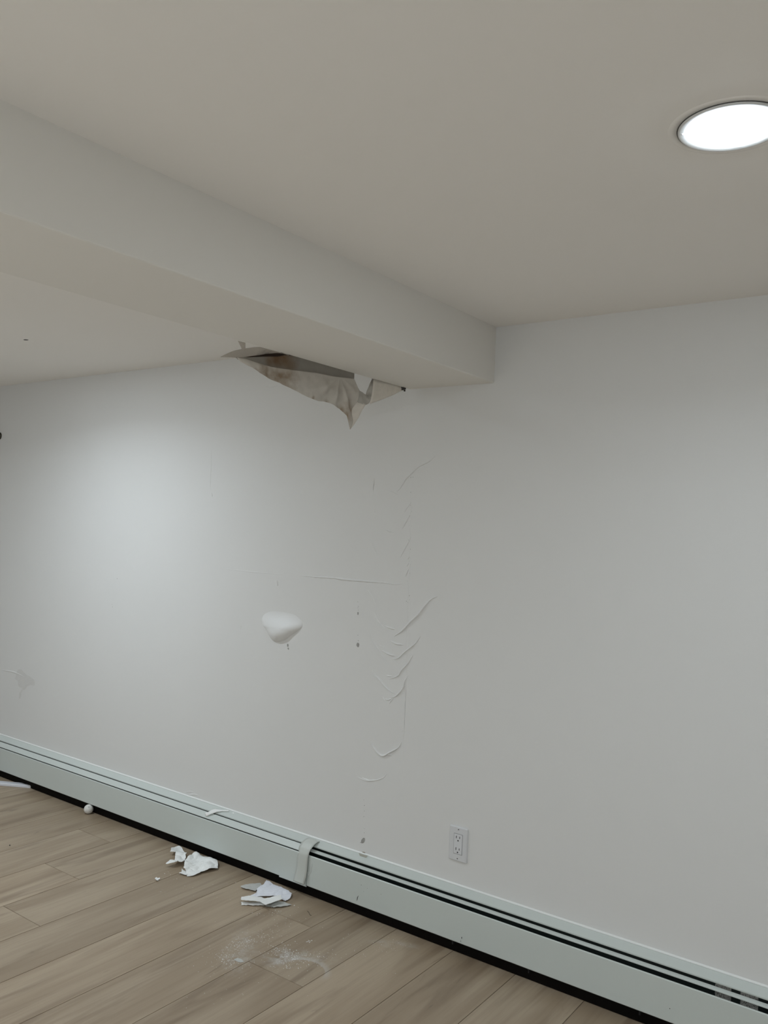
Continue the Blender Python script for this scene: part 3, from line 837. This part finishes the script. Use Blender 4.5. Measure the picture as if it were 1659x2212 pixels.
outline_sheet('plaster_scrap', [(62,1000),(70,986),(86,992),(103,988),(104,998),(90,1003),(92,1012),(72,1011)], M_SCRAP, 0.0008, 0.008, 'tiny white flake lying alone left of the scrap piles', seed=6, group=GR)
# rolled lip of the folded sheet
def roll(name, p0, p1, r, mat, label, parent=None, flat=0.6, z=0.0, K=K4, group=None):
    a = on_floor(*K(*p0), z+r*flat); b_ = on_floor(*K(*p1), z+r*flat)
    n = 20; bm = bmesh.new(); rows = []
    t = (b_-a).normalized(); s = Vector((-t.y, t.x, 0))
    for i in range(n+1):
        c = a.lerp(b_, i/n); rr = r*(0.85 + 0.25*noise.noise(Vector((i*.4, r*90, 1))))*(0.7 if i in (0, n) else 1)
        rows.append([bm.verts.new(c + s*(rr*math.cos(2*math.pi*k/14)) + Vector((0,0,1))*(rr*flat*math.sin(2*math.pi*k/14))) for k in range(14)])
    for x_, y_ in zip(rows, rows[1:]):
        for k in range(14): bm.faces.new((x_[k], x_[(k+1) % 14], y_[(k+1) % 14], y_[k]))
    bm.faces.new(rows[0][::-1]); bm.faces.new(rows[-1])
    o = obj(name, bm, mat, parent, smooth=True)
    if parent is None: tag(o, label, 'paint scrap', group)
    return o
outline_sheet('plaster_scrap', [(820,1066),(880,1050),(955,1038),(1005,1032),(1022,1062),(985,1085),(960,1105),(915,1095),(875,1090)], M_SCRAPG, 0.0015, 0.005, 'grey pointed paper scrap at the left tip of the lower-right pile', seed=11, group=GR)
outline_sheet('plaster_scrap', [(1062,1012),(1078,1022),(1120,1045),(1200,1082),(1286,1130),(1272,1168),(1235,1190),(1195,1175),(1150,1150),(1040,1152),(900,1158),(935,1145),(968,1125),(975,1090),(1005,1060),(1035,1045)], M_SCRAPB, 0.003, 0.006, 'large bluish-white gypsum sheet on top of the lower-right pile', seed=12, group=GR)
outline_sheet('plaster_scrap', [(835,1158),(900,1150),(1000,1158),(1040,1168),(1120,1160),(1188,1148),(1198,1182),(1120,1212),(1050,1232),(1000,1200),(900,1198),(832,1190)], M_SCRAP, 0.0125, 0.005, 'rolled white strip across the front of the lower-right pile', seed=14, group=GR)
outline_sheet('plaster_scrap', [(833,1205),(900,1206),(1000,1204),(1045,1222),(1055,1236),(960,1232),(838,1226)], M_SCRAP, 0.0015, 0.007, 'narrow white strip along the front edge of the lower-right pile', seed=15, group=GR)
outline_sheet('plaster_scrap', [(1052,1238),(1110,1206),(1160,1196),(1215,1200),(1285,1230),(1220,1240),(1135,1252)], M_SCRAPG, 0.0012, 0.004, 'pale grey pointed scrap at the right end of the lower-right pile', seed=16, group=GR)
outline_sheet('plaster_scrap', [(435,468),(470,452),(500,462),(530,485),(500,494),(470,490)], M_SCRAPG, 0.0006, 0.001, 'flat grey flake in the dust below the scrap piles', K=lambda x, y: (400+x/4.1475, 1960+y/4.1475), seed=18, group=GR)
# twisted strip lying on the heater top
sa = [((505,402), -.050), ((540,392), -.044), ((572,372), -.034), ((600,366), -.028), ((660,374), -.018), ((722,376), -.010)]
sb = [((520,434), -.052), ((560,412), -.046), ((585,404), -.040), ((612,392), -.034), ((660,385), -.022), ((724,386), -.012)]
def topz(y): return 0.2005 - 0.58*(abs(y)-0.006) if abs(y) < 0.031 else 0.1862 - 1.05*(abs(y)-0.0335)
def ontop(p, y):
    q = on_wall(*K4(*p), y); return q
bm = loft([ontop(p, y) + Vector((0, 0, 0.001)) for p, y in sa], [ontop(p, y) + Vector((0, 0, 0.001)) for p, y in sb], 24, 5)
tag(obj('paint_strip', bm, M_SCRAP, None, smooth=True, solid=0.001), 'narrow twisted strip of white paint lying on top of the heater', 'paint scrap')
bm = bmesh.new(); bmesh.ops.create_icosphere(bm, subdivisions=2, radius=0.004)
for v in bm.verts: v.co = Vector((v.co.x*1.5, v.co.y, v.co.z*0.6)) * (1 + 0.3*noise.noise(v.co*300)) + on_wall(*K4(765,400), -0.008)
tag(obj('plaster_crumb', bm, M_SCRAP, None, smooth=True), 'small white crumb on the heater top beside the twisted strip', 'crumb')

# loose crumbs on the floor: uncounted dust
bm = bmesh.new()
rd = random.Random(11)
def crumb(px, py, r):
    c = on_floor(px, py)
    n = 5; a0 = rd.random()*6
    b_ = [bm.verts.new(c + Vector((r*rd.uniform(.7,1.2)*math.cos(a0+2*math.pi*k/n), r*rd.uniform(.7,1.2)*math.sin(a0+2*math.pi*k/n), 0.0002))) for k in range(n)]
    t_ = bm.verts.new(c + Vector((0, 0, r*0.9)))
    for k in range(n): bm.faces.new((b_[k], b_[(k+1) % n], t_))
for n_, (cx_, cy_), (sx, sy), ang, r0 in (
    (220, (525,2038), (38,9), -0.38, .0011), (60, (485,2072), (16,6), .2, .0013), (45, (520,2085), (22,8), -.3, .001),
    (150, (625,2062), (28,10), .35, .0014), (70, (615,2078), (18,12), .0, .0011), (40, (680,2062), (26,6), .0, .0013),
    (40, (590,2020), (30,10), -.5, .0009), (60, (850,2040), (28,10), -.3, .0008), (40, (410,1915), (50,25), .2, .0008), (30, (600,1975), (40,8), .2, .0012), (40,(660,2030),(120,50),0,.0010),(14,(790,2075),(60,20),0,.0010),(30,(540,2110),(90,40),-.4,.0009),(10,(668,2032),(4,3),0,.0018), (12, (390,1880),(30,10),0,.0012)):
    for _ in range(n_):
        a, b_ = rd.gauss(0, sx), rd.gauss(0, sy)
        crumb(cx_ + a*math.cos(ang) - b_*math.sin(ang), cy_ + a*math.sin(ang) + b_*math.cos(ang), r0*rd.uniform(.5, 1.5))
for x, y, r in ((148,942,.0022),(257,990,.0016),(400,1066,.0014),(113,1106,.0018),(178,850,.003),(785,1023,.002),(295,708,.002),(1310,1228,.0032),(1140,1270,.002),(1170,1280,.002),(1345,1245,.0015),(90,985,.002)):
    crumb(*K4(x, y), r)
tag(obj('plaster_dust', bm, M_DUST), 'white plaster dust and crumbs scattered over the floorboards', 'dust', kind='stuff')
bm = bmesh.new()
c = on_floor(21, 1827); bmesh.ops.create_icosphere(bm, subdivisions=1, radius=0.003)
bmesh.ops.translate(bm, verts=bm.verts, vec=c + Vector((0,0,.0022)))
tag(obj('dark_crumb', bm, M_DARK), 'tiny black crumb on the floor at the lower left', 'crumb')
# hair-like crack crumb near the heater
bm = tube(smoothline([on_floor(*K5(x, y), 0.0008) for x, y in ((392,708),(405,722),(412,738),(424,746))], 16), 0.0008)
tag(obj('dark_thread', bm, simple('thread', (0.10, 0.08, 0.06), rough=0.9)), 'short dark thread on the floor beside the lower-right scraps', 'thread')

# ------------------------------------------------------------------ ball
R_ = 0.0213
c = on_floor(191, 1757.5)
bc = Vector((c.x, c.y, R_))
bm = bmesh.new(); bmesh.ops.create_icosphere(bm, subdivisions=6, radius=R_)
dm = []
N_ = 330; ga = math.pi*(3-math.sqrt(5))
for k in range(N_):
    z = 1 - 2*(k+.5)/N_; r = math.sqrt(1-z*z); dm.append(Vector((r*math.cos(ga*k), r*math.sin(ga*k), z)))
from mathutils.kdtree import KDTree
kd = KDTree(N_)
for k, d in enumerate(dm): kd.insert(d, k)
kd.balance()
for v in bm.verts:
    d = v.co.normalized(); _, _, dist = kd.find(d)
    v.co = d*R_*(1 - 0.035*max(0, 1-(dist/0.085)**2))
bmesh.ops.translate(bm, verts=bm.verts, vec=bc)
B = empty('golf_ball', (bc.x, bc.y, 0), 'white dimpled golf ball with dark scuffs on the floor against the heater', 'ball')
obj('ball_shell', bm, simple('ball_white', (0.74, 0.72, 0.68), rough=0.35, vary=0.05, scale=200), B, smooth=True)
bm = bmesh.new()
tocam = (CAM - bc).normalized(); sx = tocam.cross(Vector((0,0,1))).normalized()*-1; sy = tocam.cross(sx)
if sy.z < 0: sy = -sy
for a, b_, r in ((-.15,.45,.0011),(-.02,.50,.0016),(.10,.42,.0012),(.2,.34,.0009),(.02,.30,.0008),(-.1,.25,.0007),(.3,.55,.0008)):
    d = (tocam + sx*a*1.1 + sy*b_*1.1).normalized()
    u_ = d.cross(Vector((0,0,1))).normalized(); v_ = d.cross(u_)
    disc(bm, bc + d*(R_*1.004), r*1.5, u_, v_*0.6, 8)
obj('scuff_mark', bm, M_STAIN, B)

# ------------------------------------------------------------------ white trim strip lying on the floor, left
a0 = on_floor(-160, 1679, 0.012); a1 = on_floor(93, 1700.5, 0.010)
t_ = (a1 - a0).normalized(); s_ = Vector((-t_.y, t_.x, 0)).normalized()
if s_.y < 0: s_ = -s_
bm = bmesh.new()
prof = [(0, -0.010), (0, 0.0), (0.003, 0.003), (0.018, 0.003), (0.024, 0.0005), (0.040, 0.0005), (0.040, -0.010)]
rows = [[bm.verts.new(p + s_*u_ + Vector((0, 0, h_))) for u_, h_ in prof] for p in (a0, a0.lerp(a1, .5), a1 + t_*0.0)]
for x_, y_ in zip(rows, rows[1:]):
    for k in range(len(prof)): bm.faces.new((x_[k], y_[k], y_[(k+1) % len(prof)], x_[(k+1) % len(prof)]))
bm.faces.new(rows[0]); bm.faces.new(rows[-1][::-1])
bmesh.ops.recalc_face_normals(bm, faces=bm.faces)
tag(obj('trim_strip', bm, M_BOARD), 'loose white trim strip lying on the floor at far left, against the heater', 'trim strip')
